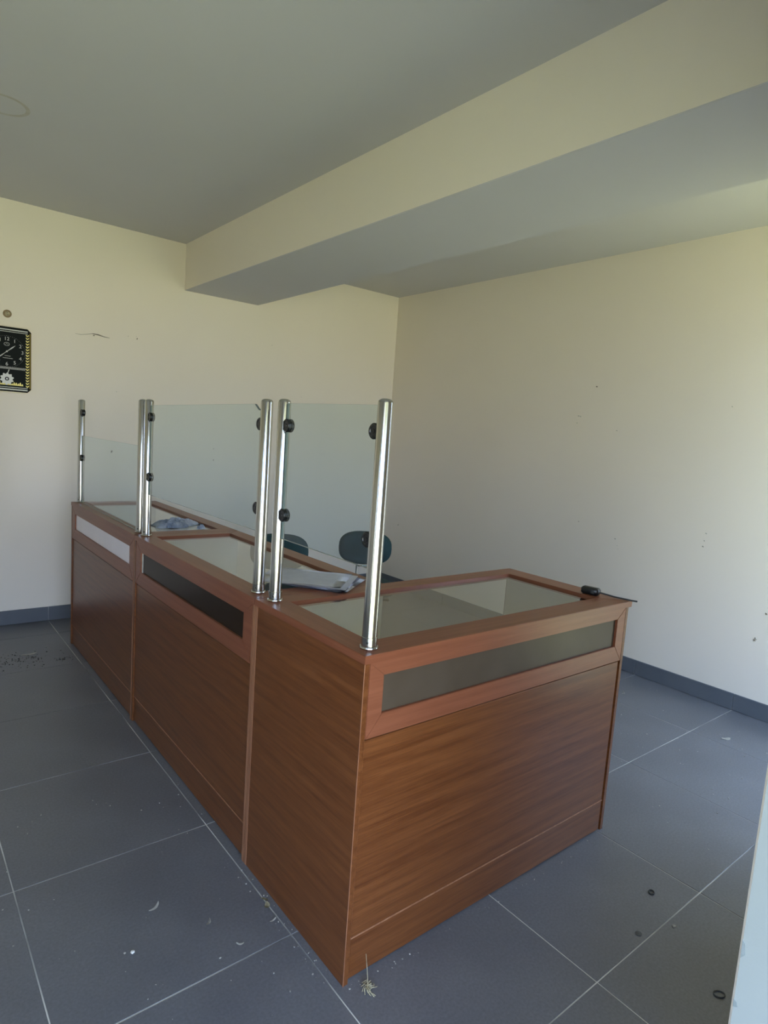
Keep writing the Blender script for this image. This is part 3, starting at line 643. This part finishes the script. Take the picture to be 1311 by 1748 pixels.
def ring(name, x, y, rx, ry, rz, r_, mat, label):
    bm = bmesh.new(); tube(bm, [(rx*math.cos(t_), ry*math.sin(t_), r_) for t_ in (2*math.pi*i/24 for i in range(24))], r_, 8, True)
    o = obj(name, bm, mat, None, (x, y, 0.0002), smooth=True); o.rotation_euler = (0, 0, rz); tag(o, label, 'ring')
ring('rubber_ring', 1.037, -0.284, 0.0105, 0.0080, 0.3, 0.0022, 'ring_dark', 'small dark rubber ring on the floor beyond the corner counter')
ring('rubber_ring', 0.821, -0.592, 0.0150, 0.0105, -0.5, 0.0018, 'ring_grey', 'faint grey rubber ring close to the doorway jamb')
bm = bmesh.new(); lathe(bm, [(0, 0.0003), (0.0095, 0.0003), (0.0095, 0.0018), (0.007, 0.0016), (0.006, 0.0022), (0, 0.0022)], 20); tag(obj('washer_disc', bm, 'ring_grey', None, (0.835, -0.352, 0), auto=40), 'dull grey disc lying flat near the dark rubber ring', 'disc')
bm = bmesh.new(); prism(bm, [(-.006, -.003, .0004), (.004, -.005, .0004), (.007, .003, .0004), (-.002, .005, .0004)], (0, 0, 1), .003); tag(obj('plaster_chip', bm, 'crumb', None, (0.955, -0.400, 0)), 'small plaster chip on the bare floor near the doorway', 'chip')
# root wisp at the corner
rw = empty('root_wisp', (0.048, -0.043, 0)); tag(rw, 'dry rooty wisp with a thin stalk at the counter corner', 'wisp')
bm = bmesh.new(); tube(bm, [(0, 0, 0.006), (0.003, 0.006, 0.03), (0.006, 0.016, 0.055), (0.012, 0.030, 0.075)], [0.0012, 0.0009, 0.0008, 0.0005], 6); obj('stalk', bm, 'straw', rw)
bm = bmesh.new(); rn = random.Random(3)
for i in range(26):
    a = rn.uniform(0, 6.28); l_ = rn.uniform(0.008, 0.028); z_ = rn.uniform(0.001, 0.012)
    tube(bm, [(rn.uniform(-.006, .006), rn.uniform(-.006, .006), z_), (l_*.6*math.cos(a), l_*.6*math.sin(a), z_+0.004), (l_*math.cos(a+.5), l_*math.sin(a+.5), 0.0012)], 0.0009, 5)
obj('roots', bm, 'straw', rw)
def crumbs(name, n_, fn, mat, label, parts=None, s0=0.001, s1=0.004):
    rn = random.Random(n_); bm = bmesh.new()
    for i in range(n_):
        x, y = fn(rn); s_ = rn.uniform(s0, s1); a = rn.uniform(0, 3.1); c_, d_ = math.cos(a), math.sin(a)
        k = rn.uniform(.4, 1)
        q = [(x+c_*s_, y+d_*s_, .0003), (x-d_*s_*k, y+c_*s_*k, .0003), (x-c_*s_, y-d_*s_, .0003), (x+d_*s_*k, y-c_*s_*k, .0003)]
        prism(bm, q, (0, 0, 1), s_*rn.uniform(.3, .9))
    o = obj(name, bm, mat); tag(o, label, 'crumbs', kind='stuff')
def along(rn):
    t_ = rn.random()
    if t_ < 0.45: return (rn.uniform(-0.05, -0.006), rn.uniform(0.0, 0.55))
    return (rn.uniform(-0.7, -0.01), rn.uniform(0.0, 1.2))
crumbs('floor_crumbs', 110, along, 'crumb', 'pale crumbs strewn on the tiles along the counter foot', s0=0.0006, s1=0.0032)
crumbs('dust_crumbs', 40, lambda rn: (rn.uniform(0.0, 1.25), rn.uniform(-0.03, -0.006)), 'crumb', 'thin line of pale dust along the kick panel of the corner unit', s0=0.0006, s1=0.003)
crumbs('dirt_heap', 200, lambda rn: (-0.34+rn.gauss(0, 0.11), 2.80+rn.gauss(0, 0.07)), 'dirt', 'dark scattered dirt on the floor near the back wall', s0=0.001, s1=0.0048)
crumbs('dark_grit', 40, lambda rn: (-0.10+rn.gauss(0, 0.03), 2.72+rn.gauss(0, 0.02)), 'dirt', 'small clump of dark grit beside the far counter', s0=0.0012, s1=0.0045)
crumbs('wall_crumbs', 120, lambda rn: (rn.uniform(1.35, 2.82), rn.uniform(-0.35, 0.75)), 'crumb', 'fine pale crumbs on the tiles by the right wall', s0=0.0008, s1=0.0035)
